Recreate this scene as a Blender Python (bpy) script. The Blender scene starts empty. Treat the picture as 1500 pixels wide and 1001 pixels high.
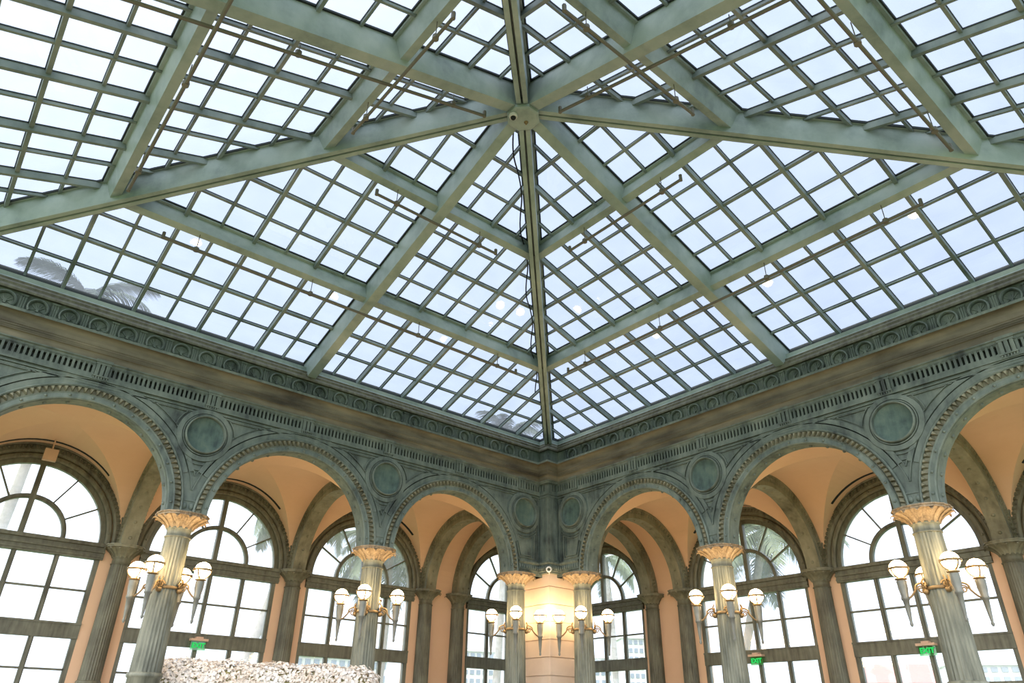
import bpy, math, random
from mathutils import Vector, Matrix
random.seed(7)
scene = bpy.context.scene
col = scene.collection
pi = math.pi

# ------------------------------------------------------------------ scale
# the place is laid out in glazing modules (one pane = 1 module = 0.6 m);
# module height 0 is the foot of the skylight, the floor is at -14.18
S = 0.6
Z0 = 14.18
FLOOR = -14.18
B = 3.2            # half a bay of the arcade
H = 4.01           # rise of the skylight
YF, YB = 11.2, 11.64   # front and back face of the arcade wall
YC = 11.42         # column line
YP = 17.75         # pilaster line
YW = 17.9          # outer wall face
ZS = -6.28         # springing line

def W(v): return Vector((v[0]*S, v[1]*S, (v[2]+Z0)*S))

# ------------------------------------------------------------------ camera
CAM = Vector((-8.907, -10.428, -11.5115))
yaw, pitch, roll, FPX = 0.8791, 0.5024, 0.0161, 1024.9
fw = Vector((math.cos(pitch)*math.cos(yaw), math.cos(pitch)*math.sin(yaw), math.sin(pitch)))
r0 = Vector((math.sin(yaw), -math.cos(yaw), 0)); u0 = r0.cross(fw)
rt = r0*math.cos(roll) + u0*math.sin(roll); up = -r0*math.sin(roll) + u0*math.cos(roll)
cd = bpy.data.cameras.new('camera'); cam = bpy.data.objects.new('camera', cd); col.objects.link(cam)
m = Matrix((rt, up, -fw)).transposed().to_4x4(); m.translation = W(CAM)
cam.matrix_world = m
cd.sensor_width = 36; cd.lens = FPX*36/1500; cd.clip_end = 2000; cd.clip_start = 0.05
scene.camera = cam

# ------------------------------------------------------------------ sky, exposure
world = bpy.data.worlds.new('sky'); scene.world = world; world.use_nodes = True
wn, wl = world.node_tree.nodes, world.node_tree.links
wn.clear()
wo = wn.new('ShaderNodeOutputWorld'); bg = wn.new('ShaderNodeBackground')
tc = wn.new('ShaderNodeTexCoord'); dot = wn.new('ShaderNodeVectorMath'); dot.operation = 'DOT_PRODUCT'
sd = Vector((-0.62, -0.10, 0.78)).normalized()     # the sun behind thin cloud
dot.inputs[1].default_value = sd
wl.new(tc.outputs['Generated'], dot.inputs[0])
mr = wn.new('ShaderNodeMapRange'); mr.inputs[1].default_value = -0.4; mr.inputs[2].default_value = 1.0
wl.new(dot.outputs['Value'], mr.inputs[0])
cr = wn.new('ShaderNodeValToRGB'); wl.new(mr.outputs[0], cr.inputs[0])
cr.color_ramp.elements[0].position = 0.0; cr.color_ramp.elements[0].color = (0.53, 0.60, 0.73, 1)
cr.color_ramp.elements[1].position = 0.9; cr.color_ramp.elements[1].color = (1.36, 1.37, 1.37, 1)
e = cr.color_ramp.elements.new(0.5); e.color = (0.68, 0.75, 0.87, 1)
wl.new(cr.outputs[0], bg.inputs[0]); bg.inputs[1].default_value = 1.35
wl.new(bg.outputs[0], wo.inputs[0])
scene.view_settings.view_transform = 'Standard'; scene.view_settings.look = 'None'
scene.view_settings.gamma = 1.0; scene.view_settings.use_curve_mapping = False
scene.view_settings.exposure = 1.4
scene.cycles.transparent_max_bounces = 16
scene.cycles.max_bounces = 8; scene.cycles.diffuse_bounces = 5; scene.cycles.glossy_bounces = 2
scene.cycles.sample_clamp_indirect = 6.0
scene.cycles.caustics_reflective = False; scene.cycles.caustics_refractive = False

# ------------------------------------------------------------------ materials
def newmat(name):
    mt = bpy.data.materials.new(name); mt.use_nodes = True
    n = mt.node_tree.nodes; n.clear()
    o = n.new('ShaderNodeOutputMaterial'); return mt, n, mt.node_tree.links, o

def patina(name, cols, scale=1.6, rough=0.62, metal=0.0, streak=0.5, bump=0.12, aniso=(6, 6, 0.9)):
    mt, n, l, o = newmat(name)
    b = n.new('ShaderNodeBsdfPrincipled'); l.new(b.outputs[0], o.inputs[0])
    g = n.new('ShaderNodeNewGeometry')
    t1 = n.new('ShaderNodeTexNoise'); t1.inputs['Scale'].default_value = scale; t1.inputs['Detail'].default_value = 8; t1.inputs['Roughness'].default_value = 0.65
    l.new(g.outputs['Position'], t1.inputs['Vector'])
    mp = n.new('ShaderNodeMapping'); mp.inputs['Scale'].default_value = aniso; l.new(g.outputs['Position'], mp.inputs[0])
    t2 = n.new('ShaderNodeTexNoise'); t2.inputs['Scale'].default_value = scale*1.2; t2.inputs['Detail'].default_value = 5; l.new(mp.outputs[0], t2.inputs['Vector'])
    mx = n.new('ShaderNodeMix'); mx.data_type = 'FLOAT'; mx.inputs[0].default_value = streak
    l.new(t1.outputs['Fac'], mx.inputs[2]); l.new(t2.outputs['Fac'], mx.inputs[3])
    r = n.new('ShaderNodeValToRGB'); l.new(mx.outputs[0], r.inputs[0])
    els = r.color_ramp.elements
    k = len(cols)
    els[0].position = 0.34; els[0].color = (*cols[0], 1); els[1].position = 0.66; els[1].color = (*cols[-1], 1)
    for i in range(1, k-1):
        q = els.new(0.34+0.32*i/(k-1)); q.color = (*cols[i], 1)
    l.new(r.outputs[0], b.inputs['Base Color'])
    b.inputs['Roughness'].default_value = rough; b.inputs['Metallic'].default_value = metal
    bp = n.new('ShaderNodeBump'); bp.inputs['Strength'].default_value = bump; bp.inputs['Distance'].default_value = 0.02
    l.new(t1.outputs['Fac'], bp.inputs['Height']); l.new(bp.outputs[0], b.inputs['Normal'])
    return mt

def plain(name, c, rough=0.6, metal=0.0, noise=0.08, scale=3.0):
    c2 = tuple(min(1, x*(1+noise)) for x in c); c1 = tuple(x*(1-noise) for x in c)
    return patina(name, [c1, c, c2], scale, rough, metal, 0.2, 0.05)

M = {}
M['teal'] = patina('verdigris_bronze', [(0.032, 0.040, 0.038), (0.105, 0.132, 0.115), (0.165, 0.198, 0.168), (0.23, 0.258, 0.215)], 1.5, 0.6, 0, 0.3)
M['disc'] = patina('roundel_patina', [(0.03, 0.05, 0.05), (0.085, 0.135, 0.115), (0.15, 0.20, 0.155)], 2.6, 0.6, 0, 0.25)
M['khaki'] = patina('khaki_bronze', [(0.09, 0.085, 0.05), (0.21, 0.20, 0.135), (0.30, 0.29, 0.205)], 1.5, 0.55, 0, 0.3)
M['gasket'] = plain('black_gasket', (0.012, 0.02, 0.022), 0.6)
M['beam'] = patina('painted_verdigris_steel', [(0.20, 0.26, 0.25), (0.34, 0.415, 0.395), (0.45, 0.515, 0.49)], 1.0, 0.5, 0, 0.12)
M['bar'] = patina('glazing_bar_steel', [(0.12, 0.16, 0.155), (0.21, 0.26, 0.247), (0.29, 0.335, 0.315)], 1.5, 0.5, 0, 0.1)
M['olive'] = patina('olive_bronze', [(0.055, 0.05, 0.03), (0.13, 0.125, 0.085), (0.20, 0.20, 0.14)], 1.6, 0.55)
M['frame'] = patina('window_bronze', [(0.055, 0.053, 0.036), (0.125, 0.125, 0.088), (0.185, 0.19, 0.142)], 1.8, 0.5)
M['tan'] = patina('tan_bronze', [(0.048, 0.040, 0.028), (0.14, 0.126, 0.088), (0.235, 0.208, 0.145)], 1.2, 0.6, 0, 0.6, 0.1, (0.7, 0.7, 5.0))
M['dark'] = plain('black_gap', (0.006, 0.008, 0.008), 0.8)
M['column'] = patina('column_bronze', [(0.085, 0.09, 0.065), (0.185, 0.19, 0.145), (0.27, 0.27, 0.205)], 1.8, 0.5, 0, 0.7)
M['gilt'] = patina('gilded_capital', [(0.11, 0.07, 0.035), (0.32, 0.225, 0.13), (0.46, 0.34, 0.215)], 5.0, 0.5)
M['peach'] = patina('peach_plaster', [(0.73, 0.475, 0.30), (0.76, 0.50, 0.325), (0.79, 0.53, 0.35)], 0.6, 0.85, 0, 0.1, 0.03)
M['stone'] = patina('pale_peach_stone', [(0.66, 0.50, 0.38), (0.71, 0.55, 0.43), (0.75, 0.59, 0.47)], 0.9, 0.8, 0, 0.1, 0.03)
M['floor'] = plain('brown_floor', (0.20, 0.155, 0.11), 0.5, 0, 0.08, 0.5)
M['brass'] = plain('aged_brass', (0.26, 0.17, 0.075), 0.45, 0.3, 0.2, 5)
M['torch'] = plain('grey_bronze_torch', (0.20, 0.20, 0.175), 0.45, 0.3, 0.15, 5)
M['pipe'] = plain('painted_pipe', (0.16, 0.145, 0.12), 0.5, 0, 0.1, 4)
M['white'] = plain('white_plastic', (0.75, 0.74, 0.72), 0.4)
M['peachbox'] = plain('peach_painted_box', (0.62, 0.42, 0.30), 0.6)
M['petal'] = patina('white_petals', [(0.78, 0.66, 0.54), (0.88, 0.81, 0.74), (0.92, 0.89, 0.87)], 3.0, 0.8, 0, 0.1, 0.0)
M['leafy'] = plain('muted_leaves', (0.36, 0.33, 0.14), 0.8)
M['trunk'] = plain('palm_trunk', (0.36, 0.33, 0.30), 0.9, 0, 0.2, 6)
M['frond'] = patina('palm_frond', [(0.08, 0.11, 0.06), (0.14, 0.18, 0.10), (0.21, 0.25, 0.14)], 2.5, 0.6, 0, 0.2, 0.0)
M['bwall'] = plain('white_render', (0.72, 0.72, 0.72), 0.8, 0, 0.03)
M['bwin'] = plain('far_window', (0.22, 0.26, 0.32), 0.3)
M['broof'] = plain('red_roof', (0.55, 0.22, 0.19), 0.8)
M['grass'] = plain('lawn', (0.16, 0.22, 0.09), 0.9, 0, 0.2, 0.3)

def emis(name, c, s):
    mt, n, l, o = newmat(name); em = n.new('ShaderNodeEmission'); em.inputs[0].default_value = (*c, 1); em.inputs[1].default_value = s
    l.new(em.outputs[0], o.inputs[0]); return mt
M['globe'] = emis('lit_opal_globe', (1.0, 0.70, 0.36), 17.0)
M['green'] = emis('lit_green_letters', (0.03, 0.62, 0.12), 0.45)

def glass(name, tint, veil, veilcol, gloss=0.06):
    mt, n, l, o = newmat(name)
    tr = n.new('ShaderNodeBsdfTransparent'); tr.inputs[0].default_value = (*tint, 1)
    tl = n.new('ShaderNodeBsdfTranslucent'); tl.inputs[0].default_value = (*veilcol, 1)
    g = n.new('ShaderNodeNewGeometry'); t = n.new('ShaderNodeTexNoise'); t.inputs['Scale'].default_value = 2.0; t.inputs['Detail'].default_value = 6
    mp = n.new('ShaderNodeMapping'); mp.inputs['Scale'].default_value = (1, 1, 3); l.new(g.outputs['Position'], mp.inputs[0]); l.new(mp.outputs[0], t.inputs['Vector'])
    mr = n.new('ShaderNodeMapRange'); mr.inputs[1].default_value = 0.3; mr.inputs[2].default_value = 0.7
    mr.inputs[3].default_value = veil*0.7; mr.inputs[4].default_value = veil*1.3
    l.new(t.outputs['Fac'], mr.inputs[0])
    m1 = n.new('ShaderNodeMixShader'); l.new(mr.outputs[0], m1.inputs[0]); l.new(tr.outputs[0], m1.inputs[1]); l.new(tl.outputs[0], m1.inputs[2])
    gl = n.new('ShaderNodeBsdfGlossy'); gl.inputs['Roughness'].default_value = 0.03; gl.inputs[0].default_value = (1, 1, 1, 1)
    lw = n.new('ShaderNodeLayerWeight'); lw.inputs[0].default_value = 0.5
    pw = n.new('ShaderNodeMath'); pw.operation = 'POWER'; pw.inputs[1].default_value = 5.0; l.new(lw.outputs['Facing'], pw.inputs[0])
    fr = n.new('ShaderNodeMath'); fr.operation = 'MULTIPLY_ADD'; fr.inputs[1].default_value = 0.85; fr.inputs[2].default_value = gloss; l.new(pw.outputs[0], fr.inputs[0])
    m2 = n.new('ShaderNodeMixShader'); l.new(fr.outputs[0], m2.inputs[0]); l.new(m1.outputs[0], m2.inputs[1]); l.new(gl.outputs[0], m2.inputs[2])
    l.new(m2.outputs[0], o.inputs[0]); return mt
M['roofglass'] = glass('skylight_glass', (0.285, 0.312, 0.355), 0.16, (0.40, 0.43, 0.48), 0.04)
M['winglass'] = glass('window_glass', (0.92, 0.94, 0.96), 0.16, (0.95, 0.97, 1.0))

# ------------------------------------------------------------------ mesh builder (module coordinates)
def wloc(o):
    v = Vector((0, 0, 0))
    while o is not None:
        v += o.location; o = o.parent
    return v

class MB:
    def __init__(s): s.v = []; s.f = []; s.sm = []; s.mi = []; s.cur = 0
    def add(s, vs, fs, sm=False):
        b = len(s.v); s.v += [tuple(q) for q in vs]
        for f in fs: s.f.append([b+i for i in f]); s.sm.append(sm); s.mi.append(s.cur)
        return s
    def box(s, x0, x1, y0, y1, z0, z1):
        return s.hexa([(x0, y0, z0), (x1, y0, z0), (x1, y1, z0), (x0, y1, z0), (x0, y0, z1), (x1, y0, z1), (x1, y1, z1), (x0, y1, z1)])
    def hexa(s, p):
        return s.add(p, [(0, 3, 2, 1), (4, 5, 6, 7), (0, 1, 5, 4), (1, 2, 6, 5), (2, 3, 7, 6), (3, 0, 4, 7)])
    def beam(s, a, b, hw, d, up=Vector((0, 0, 1)), top=0.0, d2=None):
        # a bar from a to b, its upper face at the line, hanging d below along -up
        a, b = Vector(a), Vector(b); t = (b-a).normalized(); sd = t.cross(up).normalized(); n = sd.cross(t).normalized()
        P = []
        for w in (-d, top):
            P += [a-sd*hw+n*w, b-sd*hw+n*w, b+sd*hw+n*w, a+sd*hw+n*w]
        return s.hexa(P)
    def lathe(s, prof, cx, cy, n=24, cap=True, mod=None):
        vs = []; fs = []
        for r, z in prof:
            for i in range(n):
                a = 2*pi*i/n; rr = r*(mod(i, z) if mod else 1)
                vs.append((cx+rr*math.cos(a), cy+rr*math.sin(a), z))
        for j in range(len(prof)-1):
            for i in range(n):
                k = (i+1) % n; fs.append((j*n+i, j*n+k, (j+1)*n+k, (j+1)*n+i))
        s.add(vs, fs, True)
        if cap:
            s.add(vs[:n], [tuple(range(n))[::-1]]); s.add(vs[-n:], [tuple(range(n))])
        return s
    def tube(s, pts, r, n=8, cap=True, closed=False):
        pts = [Vector(p) for p in pts]; N = len(pts); vs = []
        rr = r if isinstance(r, (list, tuple)) else [r]*N
        pn = None
        for i, p in enumerate(pts):
            a = pts[i-1] if (i or closed) else p; c = pts[(i+1) % N] if (i < N-1 or closed) else p
            t = (c-a).normalized()
            if pn is None:
                pn = t.cross(Vector((0, 0, 1)))
                if pn.length < 1e-3: pn = t.cross(Vector((1, 0, 0)))
            pn = (pn-t*pn.dot(t)).normalized(); bn = t.cross(pn)
            for k in range(n):
                an = 2*pi*k/n; vs.append(p+(pn*math.cos(an)+bn*math.sin(an))*rr[i])
        fs = []
        for i in range(N if closed else N-1):
            j = (i+1) % N
            for k in range(n):
                q = (k+1) % n; fs.append((i*n+k, i*n+q, j*n+q, j*n+k))
        s.add(vs, fs, True)
        if cap and not closed: s.add(vs[:n], [tuple(range(n))[::-1]]); s.add(vs[-n:], [tuple(range(n))])
        return s
    def sphere(s, c, r, nu=16, nv=10, sz=1.0):
        prof = [(max(1e-4, r*math.sin(pi*j/nv)), c[2]-r*sz*math.cos(pi*j/nv)) for j in range(nv+1)]
        return s.lathe(prof, c[0], c[1], nu, False)
    def ring(s, prof, cs, cz, y0, t0=0, t1=pi, n=40, axis='s', sm=False):
        # closed profile [(radius, depth from y0)] swept round (cs,cz); axis 's': ring in the s-z plane; 'y': in the y-z plane
        k = len(prof); vs = []; fs = []
        for i in range(n+1):
            a = t0+(t1-t0)*i/n
            for r, d in prof:
                p, q = cs+r*math.cos(a), cz+r*math.sin(a)
                vs.append((p, y0+d, q) if axis == 's' else (y0+d, p, q))
        for i in range(n):
            for j in range(k):
                q = (j+1) % k; fs.append((i*k+j, (i+1)*k+j, (i+1)*k+q, i*k+q))
        s.add(vs, fs, sm)
        if abs(t1-t0) < 2*pi-1e-6: s.add(vs[:k], [tuple(range(k))]); s.add(vs[-k:], [tuple(range(k))[::-1]])
        return s
    def build(s, name, mat, parent=None, side=0, mesh_only=False, origin=None, local=False):
        me = bpy.data.meshes.new(name)
        vs = s.v; fs = s.f
        if side: vs = [(y, x, z) for x, y, z in vs]; fs = [f[::-1] for f in fs]
        off = wloc(parent) if parent is not None else Vector((0, 0, 0))
        if origin is not None: off = origin
        if local: vs = [Vector(v)*S for v in vs]
        else: vs = [W(v)-off for v in vs]
        me.from_pydata(vs, [], fs)
        me.polygons.foreach_set('use_smooth', s.sm); me.polygons.foreach_set('material_index', s.mi)
        for mm in (mat if isinstance(mat, (list, tuple)) else [mat]): me.materials.append(M[mm])
        me.update()
        import bmesh
        bm = bmesh.new(); bm.from_mesh(me); bmesh.ops.recalc_face_normals(bm, faces=bm.faces); bm.to_mesh(me); bm.free()
        if mesh_only: return me
        o = bpy.data.objects.new(name, me); col.objects.link(o)
        if origin is not None and parent is None: o.location = origin
        o.parent = parent
        return o

def empty(name, loc, label, cat=None, group=None, kind=None, units=True):
    o = bpy.data.objects.new(name, None); col.objects.link(o); o.location = W(loc) if units else loc
    o.empty_display_size = 0.2
    return tag(o, label, cat, group, kind)
def tag(o, label=None, cat=None, group=None, kind=None):
    if label: o['label'] = label
    if cat: o['category'] = cat
    if group: o['group'] = group
    if kind: o['kind'] = kind
    return o
def inst(name, me, parent, loc, rotz=0.0, mat4=None):
    o = bpy.data.objects.new(name, me); col.objects.link(o); o.parent = parent
    if mat4 is not None:
        mm = mat4.copy(); mm.translation -= wloc(parent) if parent else Vector((0, 0, 0)); o.matrix_local = mm
    else:
        o.location = W(loc)-(wloc(parent) if parent else Vector((0, 0, 0))); o.rotation_euler = (0, 0, rotz)
    return o
def sw(p, side): return (p[1], p[0], p[2]) if side else p
def ray(px, py): return fw+rt*((px-750)/FPX)-up*((py-500.5)/FPX)
def on_y(px, py, y): d = ray(px, py); return CAM+d*((y-CAM.y)/d.y)
def on_x(px, py, x): d = ray(px, py); return CAM+d*((x-CAM.x)/d.x)
SIDE = ('left', 'right')

# ------------------------------------------------------------------ floor
g = MB(); g.box(-20, 18.6, -20, 18.6, FLOOR-0.3, FLOOR)
tag(g.build('floor', 'floor'), 'brown floor under the arcade', 'floor', kind='structure')

# ------------------------------------------------------------------ arcade walls
BAYS = (-2*B, 0.0, 2*B)
RI = 2.62
CP = 10.63         # face of the corner pier block
ZT = -2.40
def zz(y, z): return CAM.z+(z-CAM.z)*(y-CAM.y)/(11.2-CAM.y)

def wall_sheet(g, bays, r, y0, y1, zs, zt, s0, s1, zbot=None, n=36):
    """a wall y0..y1 with arched openings; openings go down to zbot (or the wall ends at zs)"""
    for c in bays:
        for i in range(n):
            a, b = pi-pi*i/n, pi-pi*(i+1)/n
            p = (c+r*math.cos(a), zs+r*math.sin(a)); q = (c+r*math.cos(b), zs+r*math.sin(b))
            g.add([(p[0], y0, p[1]), (q[0], y0, q[1]), (q[0], y0, zt), (p[0], y0, zt), (p[0], y1, p[1]), (q[0], y1, q[1]), (q[0], y1, zt), (p[0], y1, zt)],
                  [(0, 1, 2, 3), (7, 6, 5, 4), (0, 4, 5, 1)])
    edges = [s0]
    for c in bays: edges += [c-r, c+r]
    edges.append(s1)
    zb = zs if zbot is None else zbot
    for i in range(0, len(edges), 2):
        a, b = edges[i], edges[i+1]
        g.box(a, b, y0, y1, zb, zs); g.box(a, b, y0, y1, zs, zt)

def strip0(g, pts, w, y0, y1): strip(g, pts, w, y0, y1)
def strip(g, pts, w, y0, y1):
    """a raised ridge following pts [(s,z)] on the wall"""
    for (a, b) in zip(pts[:-1], pts[1:]):
        dx, dz = b[0]-a[0], b[1]-a[1]; L = math.hypot(dx, dz)
        if L < 1e-5: continue
        nx, nz = -dz/L*w/2, dx/L*w/2
        P = [(a[0]-nx, a[1]-nz), (b[0]-nx, b[1]-nz), (b[0]+nx, b[1]+nz), (a[0]+nx, a[1]+nz)]
        g.hexa([(p[0], y1, p[1]) for p in P]+[(p[0], y0, p[1]) for p in P])
def arc(c, z, r, a0, a1, n=16): return [(c+r*math.cos(math.radians(a0+(a1-a0)*i/n)), z+r*math.sin(math.radians(a0+(a1-a0)*i/n))) for i in range(n+1)]

def eggs(g, c, zc, r0, r1, y0, y1, n, t0=0.0, t1=pi, axis='s'):
    """a row of tapered eggs round an arch"""
    rm = (r0+r1)/2
    for i in range(n):
        a = t0+(t1-t0)*(i+0.5)/n; h = (t1-t0)/n*0.5
        def P(r, t, y):
            p, q = c+r*math.cos(t), zc+r*math.sin(t); return (p, y, q) if axis == 's' else (y, p, q)
        g.add([P(r1, a-h*0.92, y1), P(r1, a+h*0.92, y1), P(r0, a+h*0.20, y1), P(r0, a-h*0.20, y1),
               P(r1-0.02, a-h*0.5, y0), P(r1-0.02, a+h*0.5, y0), P(r0+0.04, a, y0)],
              [(0, 1, 5, 4), (1, 2, 6, 5), (2, 3, 6), (3, 0, 4, 6), (4, 5, 6)])

def studs(g, c, zc, r, y, n, axis='s', face=-1, sz=0.045):
    for i in range(n):
        a = pi*(i+0.5)/n
        p, q = c+r*math.cos(a), zc+r*math.sin(a)
        ctr = Vector((p, y, q)) if axis == 's' else Vector((y, p, q))
        g.sphere(ctr, sz, 6, 4)

# shared ornaments (local coordinates: x along the wall, y into it, z up)
def lathe_y(prof, n=36):
    """profile [(radius, y)] turned about the local y axis"""
    g = MB(); vs = []; fs = []
    for r, y in prof:
        for i in range(n): a = 2*pi*i/n; vs.append((r*math.cos(a), y, r*math.sin(a)))
    for j in range(len(prof)-1):
        for i in range(n): k = (i+1) % n; fs.append((j*n+i, j*n+k, (j+1)*n+k, (j+1)*n+i))
    g.add(vs, fs); return g
gd = lathe_y([(0.001, -0.012), (0.30, -0.016), (0.48, -0.03), (0.55, -0.07)]); roundel_disc = gd.build('roundel_disc', 'disc', mesh_only=True, local=True, origin=Vector((0, 0, 0)))
for p in roundel_disc.polygons: p.use_smooth = True
roundel_ring = lathe_y([(0.545, 0.0), (0.55, -0.16), (0.56, -0.19), (0.58, -0.195), (0.60, -0.17), (0.605, -0.03), (0.622, -0.03), (0.626, -0.10), (0.655, -0.10), (0.66, -0.03), (0.678, -0.03), (0.682, -0.085), (0.82, -0.075), (0.835, 0.0)]).build('roundel_ring', 'teal', mesh_only=True, local=True, origin=Vector((0, 0, 0)))
gt = MB()
gt.box(-0.22, 0.22, -0.14, 0.02, 0.20, 0.28); gt.box(-0.20, 0.20, -0.11, 0.02, 0.14, 0.20)
for x in (-0.13, 0.0, 0.13): gt.box(x-0.045, x+0.045, -0.10, 0.02, -0.20, 0.14)
gt.box(-0.18, 0.18, -0.01, 0.17, -0.20, 0.14); gt.box(-0.22, 0.22, 0.0, 0.17, -0.25, 0.27); gt.box(-0.21, 0.21, -0.12, 0.02, -0.24, -0.20)
for i in range(6): gt.box(-0.175+0.07*i-0.022, -0.175+0.07*i+0.022, -0.10, 0.02, -0.30, -0.24)
triglyph_me = gt.build('triglyph', 'teal', mesh_only=True, local=True, origin=Vector((0, 0, 0)))
gl_ = MB()
gl_.ring([(0.215, 0.02), (0.215, -0.09), (0.24, -0.13), (0.275, -0.11), (0.28, 0.02)], 0, -0.05, 0, -0.6, pi+0.6, 20)
gl_.cur = 1
gl_.ring([(0.001, 0.0), (0.001, -0.012), (0.205, -0.012), (0.205, 0.0)], 0, -0.06, 0, -0.5, pi+0.5, 14)
gl_.cur = 2
for a in (35, 62, 90, 118, 145):
    t = math.radians(a); strip(gl_, [(0.03*math.cos(t), -0.10+0.03*math.sin(t)), (0.19*math.cos(t), -0.08+0.19*math.sin(t))], 0.03, -0.035, 0.0)
gl_.box(-0.035, 0.035, -0.06, 0, -0.16, -0.06)
lunette_me = gl_.build('lunette', ['teal', 'teal', 'teal'], mesh_only=True, local=True, origin=Vector((0, 0, 0)))
gb_ = MB()
for x in (-0.06, 0.0, 0.06): gb_.box(x-0.02, x+0.02, -0.05, 0.02, -0.22, 0.26)
gb_.box(-0.10, 0.10, -0.07, 0.02, 0.20, 0.26); gb_.box(-0.10, 0.10, -0.03, 0.02, -0.22, 0.2)
block_me = gb_.build('fluted_block', 'teal', mesh_only=True, local=True, origin=Vector((0, 0, 0)))

def sweep(prof, side, name, mats, parent):
    """sweep an open cornice profile [(y,z)] along the wall and round half of the corner pier"""
    g = MB(); k = len(prof); vs = []; fs = []
    for j, (y, z) in enumerate(prof):
        d = YF-y
        vs += [(-11.6, y, z), (CP-d, y, z), (CP-d, CP-d, z)]
    for j in range(k-1):
        for i in range(2): fs.append((j*3+i, j*3+i+1, (j+1)*3+i+1, (j+1)*3+i))
    g.add(vs, fs)
    return g.build(name, mats, parent, side)

ROT = (0.0, -pi/2)
def arcade(side):
    nm = 'wall_'+SIDE[side]
    root = empty(nm, sw((0, YC, FLOOR), side), 'verdigris bronze arcade wall with three round arches on the %s of the corner' % SIDE[side], 'wall', kind='structure')
    g = MB(); wall_sheet(g, BAYS, RI, YF, YB, ZS, -2.94, -11.6, CP+0.4); g.box(-11.6, CP+0.4, YF+0.16, 12.03, -2.94, ZT); g.box(-11.6, CP+0.02, YF, YF+0.17, -2.50, ZT)
    g.box(-11.6, CP+0.4, 11.62, 12.03, ZT, -0.85); g.box(-11.6, CP+0.4, 11.80, 12.03, -0.85, -0.32)
    g.build('spandrel', 'teal', root, side)
    for c in BAYS:
        g = MB()
        g.ring([(RI, 0.02), (RI, -0.06), (RI+0.03, -0.075), (RI+0.15, -0.06), (RI+0.19, -0.08), (RI+0.2, 0.02)], c, ZS, YF)
        g.ring([(2.99, 0.02), (2.985, -0.09), (3.02, -0.115), (3.055, -0.09), (3.06, 0.02)], c, ZS, YF)
        for y in (YF-0.075,): studs(g, c, ZS, RI+0.10, y, 15)
        g.build('archivolt', 'teal', root, side)
        g = MB(); g.ring([(2.82, 0.02), (2.82, -0.012), (2.99, -0.012), (2.99, 0.02)], c, ZS, YF); g.build('egg_band_ground', 'khaki', root, side)
        g = MB(); eggs(g, c, ZS, 2.825, 2.985, YF-0.12, YF-0.005, 58); tag(g.build('egg_moulding', 'khaki', root, side), kind='stuff')
        g = MB(); g.ring([(3.06, 0.02), (3.06, -0.03), (3.22, -0.05), (3.225, 0.0), (3.25, 0.0), (3.255, -0.05), (3.40, -0.05), (3.40, 0.02)], c, ZS, YF, math.acos(min(1, 3.14/3.4)), pi-math.acos(3.14/3.4))
        g.build('outer_band', 'teal', root, side)
        g = MB(); g.ring([(RI-0.012, 0.0), (RI-0.012, YB-YF), (RI+0.01, YB-YF), (RI+0.01, 0.0)], c, ZS, YF)
        for yy in (YF+0.22,): studs(g, c, ZS, RI-0.015, yy, 15, sz=0.06)
        g.build('arch_soffit', 'teal', root, side)
        # back face of the arch
        g = MB(); g.ring([(RI, 0.0), (RI, 0.05), (RI+0.4, 0.05), (RI+0.4, 0.0)], c, ZS, YB); g.build('rear_archivolt', 'teal', root, side)
    # spandrel ornaments
    zr = -3.84
    for s in (-3*B, -B, B, 9.74):
        y = YF-0.005
        inst('roundel_rim', roundel_ring, root, sw((s, y, zr), side), ROT[side]); inst('roundel_disc', roundel_disc, root, sw((s, y, zr), side), ROT[side])
    class Duo:
        def __init__(q): q.l = MB()
    du = Duo(); y0, y1 = YF-0.035, YF+0.02; g = du
    def strip(g, pts, w, y0, y1):
        strip0(g.l, pts, max(0.022, w*0.8), YF-0.06, y1)
    for s in (-3*B, -B, B):
        for sg in (-1, 1):
            c = s+sg*B                       # neighbouring arch centre
            a1 = math.degrees(math.acos((B-0.36)/3.46)); a2 = math.degrees(math.acos(min(1, (B-0.03)/3.22)))
            q = [(c-sg*3.27*math.cos(math.radians(t)), ZS+3.27*math.sin(math.radians(t))) for t in [13+(29.5-13)*i/10 for i in range(11)]]
            strip(g, q, 0.03, y0, y1)
            q2 = [(c-sg*3.45*math.cos(math.radians(t)), ZS+3.45*math.sin(math.radians(t))) for t in [20+(28-20)*i/8 for i in range(9)]]
            # side triangle
            strip(g, [(s+sg*0.62, -3.21), (s+sg*1.70, -3.21)], 0.03, y0, y1)
            ar = arc(s, zr, 0.90, 8, 44) if sg > 0 else arc(s, zr, 0.90, 172, 136)
            strip(g, ar, 0.03, y0, y1)
            q = [(c-sg*3.47*math.cos(math.radians(t)), ZS+3.47*math.sin(math.radians(t))) for t in [44+(64-44)*i/10 for i in range(11)]]
            strip(g, q, 0.03, y0, y1)
        strip(g, arc(s, zr, 0.92, 246, 294), 0.03, y0, y1)
        strip(g, [(s-0.09, -4.93), (s+0.09, -4.93), (s, -5.12), (s-0.09, -4.93)], 0.025, y0, y1)
    # corner panel lines
    s = 9.74
    strip(g, arc(s, zr, 0.93, 225, 315), 0.03, y0, y1); strip(g, arc(s, zr, 1.02, 228, 312), 0.03, y0, y1)
    for w_ in (0.0, 0.09):
        strip(g, [(9.30+w_, -4.75), (9.52+w_, -5.62+w_), (10.28-w_, -5.62+w_), (10.28-w_, -4.75)], 0.025, y0, y1)
    strip(g, [(10.50, -5.7), (10.50, -3.1)], 0.03, y0, y1); strip(g, [(10.42, -5.7), (10.42, -3.1), (9.9, -3.1)], 0.025, y0, y1)
    du.l.build('spandrel_ridge', 'teal', root, side)
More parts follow.
